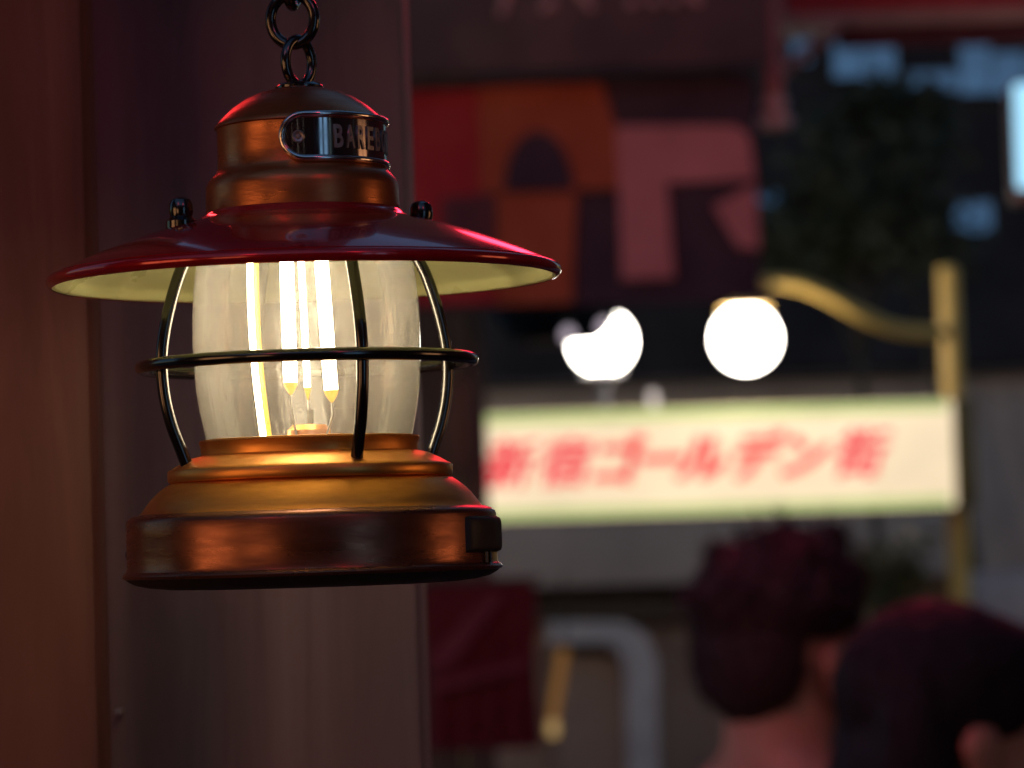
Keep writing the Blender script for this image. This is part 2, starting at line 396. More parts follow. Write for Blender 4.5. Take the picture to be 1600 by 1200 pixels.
# ---- gate sign
DS = 16.0; sS = S(DS)
sgc = W(1108, 720, DS)
SG = empty('gate_sign', (sgc.x, sgc.y, sgc.z))
tag(SG, 'long backlit cream street sign with red lettering between gate posts', 'sign')
face_m = glow('backlit acrylic face', (1.0, 0.80, 0.53), 0.385, 2.2, 0.10, base=(.16, .13, .09))
trim_m = glow('green edged acrylic', (0.62, 0.80, 0.26), 0.28, 2, 0.1, base=(.1, .13, .05))
white_m = glow('backlit white outline', (1.0, 0.70, 0.55), 0.39, 2, 0.04, base=(.15, .12, .1))
red_m = glow('backlit red lettering', (0.95, 0.035, 0.06), 0.38, 2, 0.05, base=(.14, .01, .01))
SW, SH = 768 * sS, 166 * sS
def local_box(name, cx, cz, w_, h_, y0, thick, m, parent, bevel=0):
    return box(name, (w_, thick, h_), (cx, y0 + thick / 2, cz), m, parent, bevel=bevel)
local_box('face', 0, 0, SW, SH, 0.0, 0.03, face_m, SG, bevel=0.012)
local_box('trim', 0, SH / 2 - 9 * sS, SW - 20 * sS, 13 * sS, -0.012, 0.010, trim_m, SG)
local_box('trim', 0, -SH / 2 + 9 * sS, SW - 20 * sS, 13 * sS, -0.012, 0.010, trim_m, SG)
local_box('cabinet', 17 * sS, 0, SW + 34 * sS, SH + 6 * sS, 0.034, 0.26, olive_paint, SG, bevel=0.01)
chars = '新宿ゴールデン街'
cxs = [790, 876, 955, 1026, 1092, 1172, 1248, 1338]
slope = math.tan(ROLL)
for ch, px in zip(chars, cxs):
    base = text_mesh(ch, 80.0, 0.0, 0.0, 0.30)
    for nm, rad, cnt, yoff, mm in (('outline', 5.0, 10, -0.004, white_m), ('character', 2.3 if ch in '新宿街' else 4.2, 8, -0.012, red_m)):
        bm = bmesh.new()
        for q in range(cnt):
            k0 = len(bm.verts); bm.from_mesh(base); bm.verts.ensure_lookup_table()
            a = 2 * math.pi * q / cnt
            for v in bm.verts[k0:]: v.co = Vector(((v.co.x + rad * math.cos(a)) * sS, -.0004 * q, (v.co.y + rad * .8 * math.sin(a)) * sS))
        o = bm_obj(nm, bm, mm, SG); o.location = ((px - 1108) * sS, yoff, -1 * sS)
# posts of the gate
def post(px, y_top, d, wpx, label):
    g0 = ground_at(px, d); top = W(px, y_top, d); s = S(d)
    E = empty('gate_post', (top.x, g0.y, 0)); tag(E, label, 'post', 'gate posts')
    r_ = wpx / 2 * s
    lathe('shaft', [(r_ * 1.6, 0), (r_ * 1.6, .12), (r_ * 1.05, .16), (r_, .3), (r_, top.z - .02), (r_ * .7, top.z), (0, top.z)], gold_paint, E, seg=24)
    return E
post(1482, 415, 16.35, 33, 'ochre gate post rising right of the backlit sign')
post(716, 560, 16.35, 36, 'ochre gate post at the left end of the backlit sign, mostly hidden')

# globe lamps
globe_m = glow('lit opal glass', (1.0, 0.92, 0.80), 11.0, 3, 0.05)
def globe_lamp(px, py, d, rpx, label, standing=False):
    c = W(px, py, d); s = S(d); E = empty('globe_lamp', c); tag(E, label, 'lamp', 'globe lamps over the gate sign')
    r_ = rpx * s
    prof = [(0, -r_)] + [(r_ * math.sin(a), -r_ * math.cos(a)) for a in [math.pi * k / 20 for k in range(1, 20)]] + [(0, r_)]
    lathe('globe', prof, globe_m, E, seg=40, ang=80)
    if standing:
        lathe('stem', [(.10, -r_ * .93), (.11, -r_ - .005), (.03, -r_ - .03), (.022, -r_ - .16), (.05, -r_ - .17), (0, -r_ - .17)], pale_paint, E, seg=24)
        return E
    lathe('cap', [(0, r_ + .09), (.035, r_ + .085), (.05, r_ + .03), (.10, r_ + .005), (.13, r_ * .93), (0, r_ * .9)], gold_paint, E, seg=24)
    return E
G1 = globe_lamp(1165, 529, 15.85, 50, 'round white globe lamp hanging from the curved bracket')
G2 = globe_lamp(940, 534, 15.85, 49, 'round white globe lamp half hidden behind the dark lantern', True)
s = S(16.1)
pts = spline([W(1165, 468, 15.85), W(1170, 450, 15.85), W(1195, 442, 15.85), W(1240, 443, 15.87), W(1285, 459, 15.9), W(1340, 489, 15.95), W(1400, 514, 16.12), W(1472, 521, 16.3)], 8)
tag(tube('curved_bracket', pts, 10.5 * s, gold_paint, seg=14), 'curved ochre pipe bracket from the gate post to the globe lamp', 'bracket')
for px, y0, lab in ((1021, 612, 'short pale stub on top of the backlit sign right of the half hidden globe'),):
    c = W(px, 640, 16.12)
    o = lathe('sign_stub', [(7 * s, 0), (7 * s, (636 - y0) * s), (4 * s, (640 - y0) * s), (0, (640 - y0) * s)], pale_paint, seg=16)
    o.location = c; tag(o, lab, 'pipe')

# ---- dark unlit lantern in front of the left globe, with two small bulbs under it
DL = 13.0; sl = S(DL)
paper_dark = mat('dark paper', (0.012, 0.010, 0.015), (0.008, 0.007, 0.010), rough=0.7, scale=(6, 6, 30))
c = W(872, 535, DL)
UL = empty('unlit_lantern', c); tag(UL, 'dark unlit lantern in front of the left globe lamp', 'lantern')
prof = [(0, 0), (62, 0)]
for k in range(1, 12):
    t = k / 12; rr = 62 + 45 * math.sin(math.pi * t) ** .7
    prof += [(rr, 130 * t), (rr * .965, 130 * t + 5)]
prof += [(62, 130), (40, 136), (0, 136)]
lathe('paper_body', [(r * sl, z * sl) for r, z in prof], paper_dark, UL, seg=40, ang=20)
tube('cord', [(0, 0, 136 * sl), (0, 0, 420 * sl)], 3 * sl, black_metal, UL, seg=6)
tiny = glow('dim string bulb', (0.75, 0.62, 0.72), 0.3, 9, 0.05)
for px, py, lab in ((888, 523, 'dim little bulb beside the dark lantern, left one'), (944, 511, 'dim little bulb beside the dark lantern, right one')):
    E = empty('string_bulb', W(px, py, 12.4)); tag(E, lab, 'bulb', 'little bulbs on the dark lantern')
    lathe('bulb', [(0, -.030), (.012, -.027), (.024, -.012), (.026, .003), (.018, .02), (.010, .028)], tiny, E, seg=20, ang=80)
    lathe('bulb_cap', [(.011, .026), (.011, .05), (.004, .055), (0, .055)], black_metal, E, seg=16)

# ---- mural banner and dark shop board (left middle distance)
DM = 9.0
def cloth(name, c): return mat(name, c, tuple(x * .8 for x in c), rough=0.85, scale=(5, 5, 5))
c_red = cloth('crimson cloth', (0.19, 0.006, 0.014)); c_brown = cloth('rust cloth', (0.19, 0.044, 0.014)); c_pink = cloth('dusty pink cloth', (0.28, 0.125, 0.145)); c_navy = cloth('navy cloth', (0.016, 0.010, 0.026)); c_plum = cloth('plum cloth', (0.05, 0.016, 0.028))
bc = W(908, 300, DM); sM = S(DM)
BN = empty('patchwork_banner', (bc.x, bc.y, bc.z)); tag(BN, 'patchwork banner of red, rust, pink and navy shapes', 'banner')
def PX(px, py): return ((px - 908) * sM, (300 - py) * sM)
def patch(pts, layer, m, name='patch', thick=.006):
    bm = bmesh.new(); y = -layer * .010
    a = [bm.verts.new((PX(*p)[0], y - .006, PX(*p)[1])) for p in pts]; b = [bm.verts.new((PX(*p)[0], y, PX(*p)[1])) for p in pts]
    bm.faces.new(a); bm.faces.new(b[::-1])
    for i in range(len(pts)): j = (i + 1) % len(pts); bm.faces.new((a[i], b[i], b[j], a[j]))
    bmesh.ops.recalc_face_normals(bm, faces=bm.faces)
    return bm_obj(name, bm, m, BN)
patch([(560, 122), (1184, 122), (1184, 478), (560, 478)], 0, c_navy, 'backing_cloth')
patch([(600, 135), (770, 135), (770, 470), (600, 470)], 1, c_red)
patch([(752, 132), (945, 132), (966, 205), (966, 298), (752, 298)], 2, c_brown)
patch([(775, 300), (900, 300), (888, 474), (772, 474)], 2, c_brown)
patch([(690, 304), (772, 300), (768, 395), (690, 395)], 2, c_plum)
patch([(842 - 54 * math.cos(math.pi * k / 16), 297 - (92 * math.sin(math.pi * k / 16) if True else 0)) for k in range(17)], 3, c_navy)
patch([(966, 200), (1150, 205), (1172, 220), (1180, 290), (966, 292)], 2, c_pink)
patch([(966, 292), (1042, 292), (1048, 440), (966, 440)], 2, c_pink)
patch([(1112, 330), (1180, 296), (1182, 400), (1150, 396)], 2, c_pink)
board_m = mat('slate board', (0.016, 0.016, 0.028), (0.011, 0.011, 0.02), rough=0.7, scale=(3, 3, 3))
SB = empty('shop_board', W(908, 0, 8.9)); tag(SB, 'dark slate shop board with pale brush lettering above the patchwork banner', 'sign')
sb_s = S(8.9)
box('board', (590 * sb_s, .04, 330 * sb_s), (0, .02, 55 * sb_s), board_m, SB, bevel=.006)
brush = mat('pale brush paint', (0.30, 0.22, 0.23), (0.22, 0.16, 0.17), rough=0.8, scale=(9, 9, 9))
for a, b in (((805, -60), (786, 14)), ((786, 14), (778, 18)), ((868, 2), (845, 14)), ((880, -50), (925, 16)), ((990, 0), (984, 14)), ((1020, 0), (1022, 14)), ((1050, 0), (1054, 14)), ((1075, -4), (1094, 12))):
    pa = ((a[0] - 908) * sb_s, -.004, (0 - a[1]) * sb_s); pb = ((b[0] - 908) * sb_s, -.004, (0 - b[1]) * sb_s)
    tube('brush_stroke', [pa, tuple((pa[i] + pb[i]) / 2 for i in range(3)), pb], 1, brush, SB, seg=8, radii=[7 * sb_s, 9 * sb_s, 5 * sb_s])
pole_m = mat('pinkish brown pole', (0.26, 0.14, 0.125), (0.19, 0.10, 0.09), rough=0.6, scale=(6, 6, 2))
pc = W(1204, 0, 9.2)
UP = empty('drop_pole', (pc.x, pc.y, 0)); tag(UP, 'slim pinkish brown pole end hanging right of the dark shop board', 'pole')
zlo = W(1200, 205, 9.2).z
lathe('shaft', [(0, zlo), (.020, zlo), (.027, zlo + .02), (.027, 3.6), (.0, 3.6)], pole_m, UP, seg=24)
tube('arm', [(0, 0, 3.55), (-.35, .25, 3.62), (-.7, .85, 3.62)], .025, pole_m, UP, seg=10)
for py, wpx in ((156, 40), (186, 56)):
    zz = W(1196, py, 9.1).z
    lathe('insulator', [(0, zz + .016), (wpx / 2 * S(9.1), zz + .013), (wpx / 2 * S(9.1) * 1.05, zz), (wpx / 2 * S(9.1) * .9, zz - .014), (0, zz - .016)], pale_paint, UP, seg=24)

# ---- left shop behind the timber post
LS = empty('left_shop_front', ground_at(600, 10.2)); tag(LS, 'dark timber shop front behind the post and banner', 'shop')
lsb = LS.location
def lp(name, x0, y0, x1, y1, d, th, m, bev=0): return panel(name, x0, y0, x1, y1, d, th, m, LS, bev)
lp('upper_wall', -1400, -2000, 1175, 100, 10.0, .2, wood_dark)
for i in range(-34, 9):
    lp('board', 300 + 52 * i, 92, 350 + 52 * i, 1600, 9.95 + .01 * (i % 2), .05, wood_dark, .006)
hb = panel('hanging_board', 686, 586, 744, 738, 9.6, .05, wood_dark, bevel=.008)
tag(hb, 'dark hanging board covering the left end of the backlit sign', 'board')
# noren curtain, lower left
noren_m = cloth('dark red curtain', (0.12, 0.006, 0.018)); stripe_m = cloth('purple stripe', (0.085, 0.009, 0.026))
DN = 8.6; sN = S(DN); nc = W(748, 912, DN)
NO = empty('door_curtain', (nc.x, nc.y, nc.z)); tag(NO, 'dark red door curtain with a purple diagonal stripe, low right of the post', 'curtain')
bm = bmesh.new(); rows = []
for j in range(15):
    rows.append([bm.verts.new((((-86 + 172 * i / 30) + 4 * math.sin(j * .6) * (i / 30 - .5)) * sN, .016 * math.sin(i * .9 + j * .1) * (j / 14), -(258 * j / 14) * sN)) for i in range(31)])
for j in range(14):
    for i in range(30): bm.faces.new((rows[j][i], rows[j][i + 1], rows[j + 1][i + 1], rows[j + 1][i]))
bmesh.ops.solidify(bm, geom=bm.faces[:], thickness=.004)
bm_obj('cloth', bm, noren_m, NO, True)
def stripe(pts):
    bm = bmesh.new(); a = [bm.verts.new(((x - 748) * sN, -.028, (912 - y) * sN)) for x, y in pts]; b = [bm.verts.new(((x - 748) * sN, -.024, (912 - y) * sN)) for x, y in pts]
    bm.faces.new(a); bm.faces.new(b[::-1])
    for i in range(len(pts)): j = (i + 1) % len(pts); bm.faces.new((a[i], b[i], b[j], a[j]))
    bmesh.ops.recalc_face_normals(bm, faces=bm.faces); bm_obj('stripe', bm, stripe_m, NO)
stripe([(764, 930), (790, 930), (700, 1040), (668, 1050), (668, 1020)]); stripe([(668, 1060), (820, 1030), (820, 1048), (668, 1078)])
tube('curtain_rod', [(-100 * sN, 0, 4 * sN), (96 * sN, 0, 4 * sN)], 5 * sN, wood_dark, NO, seg=10)

# ---- far shop with pale arched door frame
DF = 19.5; sF = S(DF)
FS = empty('far_shop', ground_at(1150, DF)); tag(FS, 'grey plastered shop behind the gate sign with a pale arched door frame', 'shop')
panel('fascia', 560, 592, 1900, 905, DF, .25, plaster, FS, .01)
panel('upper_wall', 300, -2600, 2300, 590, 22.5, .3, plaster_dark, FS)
panel('eave', 560, 584, 1900, 596, DF - .08, 3.0, wood_dark, FS)
inner_m = mat('brown interior', (0.28, 0.19, 0.15), (0.20, 0.13, 0.105), rough=0.8, scale=(1.5, 1.5, 1.5))
panel('painted_shade_strip', 820, 905, 1110, 968, DF + .3, .1, wood_dark, FS)  # dark panel put in for the shade the awning casts above the door
panel('lower_wall', 560, 905, 1900, 1800, DF + .45, .2, inner_m, FS)
# door frame: swept round tube
bm = bmesh.new(); path = [(856, 972), (975, 972), (1010, 990), (1028, 1035), (1032, 1440), (984, 1440), (978, 1052), (968, 1018), (948, 1004), (856, 1006)]
fa = [bm.verts.new(W(x, y, DF - .05) - FS.location) for x, y in path]; fb = [bm.verts.new(v.co + Vector((0, .14, 0))) for v in fa]
bm.faces.new(fa); bm.faces.new(fb[::-1])
for q in range(len(path)): bm.faces.new((fa[q], fb[q], fb[(q + 1) % len(path)], fa[(q + 1) % len(path)]))
bmesh.ops.recalc_face_normals(bm, faces=bm.faces); bm_obj('door_frame', bm, pale_paint, FS)
panel('door', 872, 1005, 990, 1440, DF + .12, .06, inner_m, FS)
panel('door_vent', 890, 1008, 960, 1022, DF + .10, .02, wood_dark, FS)
sidew = panel('pale_sign_box', 1520, 893, 1660, 1000, 17.0, .3, pale_paint, bevel=.02); tag(sidew, 'pale grey box at the right edge behind the two people', 'box')
amber_m = glow('amber tube', (1.0, 0.42, 0.08), 0.055, 4, .1); amber_end = glow('amber tube end', (1.0, 0.62, 0.22), 0.16, 4, .05)
AT = empty('amber_tube_lamp', W(864, 1140, 17.5)); tag(AT, 'thin dim amber tube lamp hanging by the pale door frame', 'lamp'); sA = S(17.5)
tube('tube', [(0, 0, 15 * sA), (20 * sA, 0, 125 * sA)], 7.5 * sA, amber_m, AT, seg=12)
lathe('lit_end', [(0, -12 * sA), (7 * sA, -10 * sA), (9 * sA, 0), (8 * sA, 12 * sA), (0, 14 * sA)], amber_end, AT, seg=16, ang=80)
tube('cord', [(20 * sA, 0, 125 * sA), (22 * sA, 0, 240 * sA)], 2 * sA, black_metal, AT, seg=6)

# ---- far upper windows, awning and light box (top right)
win_blue = glow('blue lit pane', (0.15, 0.38, 0.70), 0.052, 3.0, 0.45)
frame_d = mat('dark window frame', (0.02, 0.02, 0.025), None, rough=.5)
TB = empty('upper_storey', W(1420, 220, 21.5)); tag(TB, 'dark upper storey with a strip of blue lit windows', 'building')
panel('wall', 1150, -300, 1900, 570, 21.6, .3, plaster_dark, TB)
for x0, x1, y0, y1 in ((1238, 1266, 62, 98), (1302, 1350, 66, 120), (1354, 1400, 62, 148), (1406, 1496, 112, 142), (1500, 1548, 72, 146), (1552, 1602, 82, 146), (1606, 1700, 84, 148), (1492, 1550, 316, 362), (1182, 1226, 302, 366)):
    wdw = panel('window', x0 - 4, y0 - 4, x1 + 4, y1 + 4, 21.55, .05, frame_d, TB)
    pn = panel('pane', x0, y0, x1, y1, 21.54, .02, win_blue, TB); pn.location -= wdw.location; pn.parent = wdw
awn_red = cloth('red awning canvas', (0.30, 0.016, 0.024)); awn_maroon = cloth('maroon valance', (0.075, 0.010, 0.020)); beam_pink = mat('pinkish beam', (0.30, 0.16, 0.14), (0.22, 0.11, 0.10), rough=.6, scale=(4, 4, 4))
AWN = empty('red_awning', W(1430, 30, 11.0)); tag(AWN, 'dark red shop awning with a pinkish beam at the top right', 'awning')
def ap(name, x0, y0, x1, y1, d, th, m, bev=.004): return panel(name, x0, y0, x1, y1, d, th, m, AWN, bev)
ap('canvas', 1226, -60, 1900, 14, 11.05, .5, awn_red); ap('beam', 1228, 12, 1900, 34, 10.98, .06, beam_pink); ap('valance', 1310, 34, 1900, 66, 11.02, .03, awn_maroon)
a0 = W(1218, 116, 10.9) - AWN.location; a1 = W(1330, 24, 10.9) - AWN.location
tube('brace', [a0, a1], 10 * S(10.9), beam_pink, AWN, seg=10)
# blue-white light box at the right edge
LB = empty('light_box', W(1640, 212, 10.0)); tag(LB, 'blue-white light box sign cut by the right edge', 'sign'); sb = S(10.0)
lb_m = glow('blue white face', (0.36, 0.76, 1.0), 0.46, 2, .08)
box('face', (108 * sb, .02, 164 * sb), (0, -.01, 0), lb_m, LB, bevel=.012); box('cabinet', (112 * sb, .14, 190 * sb), (0, .075, -6 * sb), wood_red, LB, bevel=.012)

# ---- trees
def leafy(name, centre, rad, n, leaf, m_leaf, m_bark, base, label, cat='tree', seedv=1, limbs=7):
    rnd = random.Random(seedv); T = empty(name, base); c = Vector(centre) - T.location
    bm = bmesh.new()
    tube('x', spline([(0, 0, 0), (c.x * .3 + .03, c.y * .3, c.z * .35), (c.x * .8, c.y * .8, c.z * .75), (c.x, c.y, c.z + rad[2] * .4)], 5), 1, None, join=bm, seg=8,
         radii=[.09 * max(rad[0], .5) * (1 - .75 * k / 15) for k in range(16)])
    tips = []
    for i in range(limbs):
        a = rnd.uniform(0, 6.28); tp = c + Vector((math.cos(a) * rad[0] * .7, math.sin(a) * rad[1] * .7, rnd.uniform(-.5, .7) * rad[2])); tips.append(tp)
        st = Vector((c.x * .8, c.y * .8, c.z * .75)); tube('x', [st, st.lerp(tp, .5) + Vector((0, 0, .04)), tp], 1, None, join=bm, seg=6, radii=[.03 * rad[0], .02 * rad[0], .006])
    bm_obj('trunk', bm, m_bark, T, True)
    clumps = tips + [c + Vector((rnd.gauss(0, .5) * rad[0], rnd.gauss(0, .5) * rad[1], rnd.gauss(0, .45) * rad[2])) for _ in range(limbs * 3)]
    vs, fs = [], []
    for i in range(n):
        q = rnd.choice(clumps); sp = .22 * max(rad)
        p = q + Vector((rnd.gauss(0, sp), rnd.gauss(0, sp), rnd.gauss(0, sp * .8)))
        dv = Vector((rnd.gauss(0, 1), rnd.gauss(0, 1), rnd.gauss(-.3, .7))).normalized(); sd = dv.cross(Vector((rnd.gauss(0, 1), rnd.gauss(0, 1), rnd.gauss(0, 1)))).normalized()
        l = leaf * rnd.uniform(.6, 1.3); k = len(vs); nn = dv.cross(sd) * l * .12
        vs += [p, p + dv * l * .5 + sd * l * .24 + nn, p + dv * l, p + dv * l * .5 - sd * l * .24 + nn]; fs += [(k, k + 1, k + 2), (k, k + 2, k + 3)]
    me = bpy.data.meshes.new('crown'); me.from_pydata(vs, [], fs); o = link('crown', me, m_leaf, T); o['kind'] = 'stuff'
    return tag(T, label, cat)
bark = mat('bark', (0.05, 0.04, 0.03), None, rough=.9)
leaf_dark = mat('dark leaves', (0.034, 0.04, 0.018), (0.02, 0.024, 0.012), rough=.6, scale=(9, 9, 9))
leaf_olive = mat('olive leaves', (0.11, 0.10, 0.02), (0.06, 0.055, 0.012), rough=.55, scale=(9, 9, 9))
tc_ = W(1330, 330, 18.3); leafy('dark_tree', tc_, (.50, .4, .46), 5200, .10, leaf_dark, bark, (tc_.x + .1, tc_.y, 0), 'dark leafy tree above the backlit sign', seedv=4)
tc_ = W(1395, 182, 18.8); leafy('dark_tree', tc_, (.30, .25, .13), 2200, .11, leaf_dark, bark, (tc_.x + .5, tc_.y, 0), 'dark tree with a flat crown cutting into the blue windows', seedv=12)
sc_ = W(1385, 900, 15.0); leafy('olive_shrub', sc_, (.16, .14, .17), 700, .07, leaf_olive, bark, (sc_.x + .05, sc_.y, 0), 'yellow-green shrub below the sign behind the two heads', 'shrub', seedv=9, limbs=6)

# ------------------------------------------------------------------ people
skin = mat('skin', (0.42, 0.22, 0.15), (0.36, 0.18, 0.12), rough=.5, scale=(30, 30, 30)); hair_m = mat('black hair', (0.012, 0.009, 0.012), (0.007, 0.005, 0.008), rough=.75, scale=(60, 60, 14), bump=.3, spec=.25)
def ball(bm, c, r, rot=None):
    mtx = Matrix.Translation(c) @ (rot or Matrix()) @ Matrix.Diagonal((*r, 1))
    bmesh.ops.create_icosphere(bm, subdivisions=3, radius=1, matrix=mtx)
def limb(bm, a, b, ra, rb):
    a = Vector(a); b = Vector(b); n = max(2, int((b - a).length / (min(ra, rb) * .6)) + 1)
    tube('x', [a.lerp(b, k / n) for k in range(n + 1)], 1, None, join=bm, seg=12, radii=[ra + (rb - ra) * k / n for k in range(n + 1)])
    ball(bm, a, (ra,) * 3); ball(bm, b, (rb,) * 3)
def fuse(name, bm, vox, m, parent, smooth=6, disp=None):
    me = bpy.data.meshes.new(name); bm.to_mesh(me); bm.free()
    o = bpy.data.objects.new(name, me); col.objects.link(o)
    md = o.modifiers.new('r', 'REMESH'); md.mode = 'VOXEL'; md.voxel_size = vox
    ms = o.modifiers.new('s', 'SMOOTH'); ms.factor = .5; ms.iterations = smooth
    dg = bpy.context.evaluated_depsgraph_get(); m2 = bpy.data.meshes.new_from_object(o.evaluated_get(dg))
    bpy.data.objects.remove(o); bpy.data.meshes.remove(me)
    if disp:
        f, amp = disp
        for v in m2.vertices:
            nv = noise.noise(v.co * f); v.co += v.normal * amp * (nv + .6 * noise.noise(v.co * f * 2.3))
    m2.materials.clear(); m2.name = name
    return link(name, m2, m, parent, True)
def person(px, crown_y, d, face, label, top_m, leg_m, long_hair, hair_m):
    top = W(px, crown_y, d); H = top.z - .018        # skull height; hair adds the rest
    P_ = empty('person', (top.x, top.y, 0), rz=-face)      # local +y is where the person faces
    tag(P_, label, 'person')
    k = H / 1.62
    def V(x, y, z): return Vector((x * k, y * k, z * k))
    bm = bmesh.new()
    # head
    ball(bm, V(0, -.012, 1.527), (.074 * k, .094 * k, .093 * k)); ball(bm, V(0, .035, 1.47), (.060 * k, .058 * k, .075 * k)); ball(bm, V(0, .068, 1.425), (.028 * k, .026 * k, .022 * k))
    ball(bm, V(0, .094, 1.49), (.012 * k, .022 * k, .022 * k)); ball(bm, V(0, .083, 1.522), (.05 * k, .014 * k, .012 * k)); ball(bm, V(0, .088, 1.452), (.024 * k, .010 * k, .009 * k))
    limb(bm, V(0, -.03, 1.30), V(0, -.016, 1.45), .072 * k, .064 * k)
    for sg in (-1, 1): limb(bm, V(.03 * sg, -.03, 1.37), V(.14 * sg, -.03, 1.30), .05 * k, .05 * k)
    # torso and limbs
    limb(bm, V(-.13, -.02, 1.31), V(.13, -.02, 1.31), .062 * k, .062 * k)
    ball(bm, V(0, -.01, 1.18), (.165 * k, .105 * k, .20 * k)); ball(bm, V(0, 0, .98), (.14 * k, .098 * k, .18 * k)); ball(bm, V(0, 0, .85), (.16 * k, .11 * k, .11 * k))
    for sg in (-1, 1):
        limb(bm, V(.175 * sg, -.02, 1.30), V(.215 * sg, -.03, 1.02), .050 * k, .040 * k); limb(bm, V(.215 * sg, -.03, 1.02), V(.20 * sg, .06, .80), .038 * k, .026 * k)
        ball(bm, V(.20 * sg, .08, .745), (.018 * k, .036 * k, .045 * k))
        for f in range(4): limb(bm, V(.20 * sg, .056 + .018 * f, .715), V(.196 * sg, .066 + .02 * f, .655 + .006 * abs(f - 1.4)), .010 * k, .008 * k)
        limb(bm, V(.196 * sg, .105, .76), V(.188 * sg, .135, .71), .011 * k, .009 * k)
        limb(bm, V(.085 * sg, 0, .84), V(.095 * sg, .012, .46), .080 * k, .055 * k); limb(bm, V(.095 * sg, .012, .46), V(.10 * sg, -.015, .08), .052 * k, .034 * k)
        limb(bm, V(.10 * sg, -.03, .035), V(.115 * sg, .15, .028), .034 * k, .026 * k)
    fuse('body', bm, .011, skin, P_, 4)
    for sg in (-1, 1):
        bm = bmesh.new(); tl = Matrix.Rotation(R(18 * sg), 4, 'Z') @ Matrix.Rotation(R(-10), 4, 'X')
        ball(bm, V(.079 * sg, -.008, 1.487), (.009 * k, .020 * k, .033 * k), tl); ball(bm, V(.083 * sg, -.016, 1.497), (.010 * k, .020 * k, .022 * k), tl); ball(bm, V(.078 * sg, .0, 1.458), (.008 * k, .010 * k, .012 * k))
        fuse('ear', bm, .0035, skin, P_, 2)
    # hair
    bm = bmesh.new(); rnd = random.Random(int(px))
    ball(bm, V(0, -.020, 1.562), (.085 * k, .102 * k, .074 * k)); ball(bm, V(0, -.062, 1.512), (.073 * k, .054 * k, .082 * k))
    ball(bm, V(0, .035, 1.588), (.066 * k, .052 * k, .030 * k))
    if long_hair:
        ball(bm, V(0, -.072, 1.45), (.086 * k, .052 * k, .13 * k)); ball(bm, V(0, -.09, 1.34), (.10 * k, .05 * k, .12 * k))
        ball(bm, V(0, -.022, 1.552), (.091 * k, .108 * k, .088 * k)); ball(bm, V(0, -.085, 1.40), (.098 * k, .055 * k, .15 * k))
        for sg in (-1, 1): ball(bm, V(.066 * sg, -.072, 1.47), (.032 * k, .04 * k, .12 * k))
    for _ in range(0 if long_hair else 60):
        a = rnd.uniform(0, 6.28); e = rnd.uniform(-.15, 1.5)
        dirv = Vector((math.cos(a) * math.cos(e), math.sin(a) * math.cos(e), math.sin(e)))
        if dirv.y > .45 and e < .55: continue
        p0 = V(0, -.024, 1.553) + Vector((dirv.x * .078, dirv.y * .092, dirv.z * .075)) * k
        tang = Vector((-dirv.y, dirv.x, rnd.uniform(-.3, .8))) * rnd.choice((-1, 1))
        tube('x', [p0, p0 + dirv * .012 + tang * .012, p0 + dirv * .016 + tang * .034], 1, None, join=bm, seg=5, radii=[.010, .006, .002])
    if not long_hair:
        for q in range(9): 
            p0 = V(.02 + .008 * q - .03, .0 + .01 * (q % 3), 1.615); limb(bm, p0, p0 + Vector((rnd.uniform(-.02, .02), .015, rnd.uniform(.012, .034))), .012, .006)
    hr = fuse('hair', bm, .0065, hair_m, P_, 16 if long_hair else 6, (34, .0022))
    vs, fs = [], []; hv = hr.data.vertices
    for _ in range(5000 if not long_hair else 3500):
        v = hv[rnd.randrange(len(hv))]; nrm = v.normal
        if not long_hair and v.co.z < 1.462 * k: continue
        down = Vector((rnd.gauss(0, .6), rnd.gauss(0, .6), rnd.gauss(-.2 if not long_hair else -1.1, .6))); tg = (down - nrm * down.dot(nrm)).normalized()
        ln = rnd.uniform(.012, .034) if not long_hair else rnd.uniform(.012, .026); lift = rnd.uniform(.1, .5) if not long_hair else rnd.uniform(.05, .25)
        sd = tg.cross(nrm) * .0009; p0 = v.co - nrm * .002; p1 = p0 + (tg + nrm * lift) * ln * .5; p2 = p0 + (tg + nrm * lift * .7) * ln
        q = len(vs); vs += [p0 - sd, p0 + sd, p1 + sd, p1 - sd, p2]; fs += [(q, q + 1, q + 2, q + 3), (q + 3, q + 2, q + 4)]
    sm = bpy.data.meshes.new('loose_strands'); sm.from_pydata(vs, [], fs); so = link('loose_strands', sm, hair_m, hr); so['kind'] = 'stuff'
    # clothes
    bm = bmesh.new()
    limb(bm, V(-.13, -.02, 1.305), V(.13, -.02, 1.305), .074 * k, .074 * k); ball(bm, V(0, -.01, 1.17), (.180 * k, .122 * k, .215 * k)); ball(bm, V(0, 0, .97), (.160 * k, .118 * k, .19 * k)); ball(bm, V(0, 0, .85), (.176 * k, .126 * k, .10 * k))
    if long_hair: limb(bm, V(0, -.03, 1.30), V(0, -.025, 1.345), .09 * k, .078 * k)
    for sg in (-1, 1):
        limb(bm, V(.175 * sg, -.02, 1.30), V(.215 * sg, -.03, 1.02), .064 * k, .054 * k); limb(bm, V(.215 * sg, -.03, 1.02), V(.202 * sg, .045, .83), .052 * k, .040 * k)
    fuse('jacket', bm, .012, top_m, P_, 5, (14, .006))
    bm = bmesh.new(); ball(bm, V(0, 0, .85), (.168 * k, .118 * k, .11 * k))
    for sg in (-1, 1):
        limb(bm, V(.085 * sg, 0, .84), V(.095 * sg, .012, .46), .09 * k, .068 * k); limb(bm, V(.095 * sg, .012, .46), V(.10 * sg, -.015, .07), .066 * k, .055 * k)
    fuse('trousers', bm, .012, leg_m, P_, 5, (14, .005))
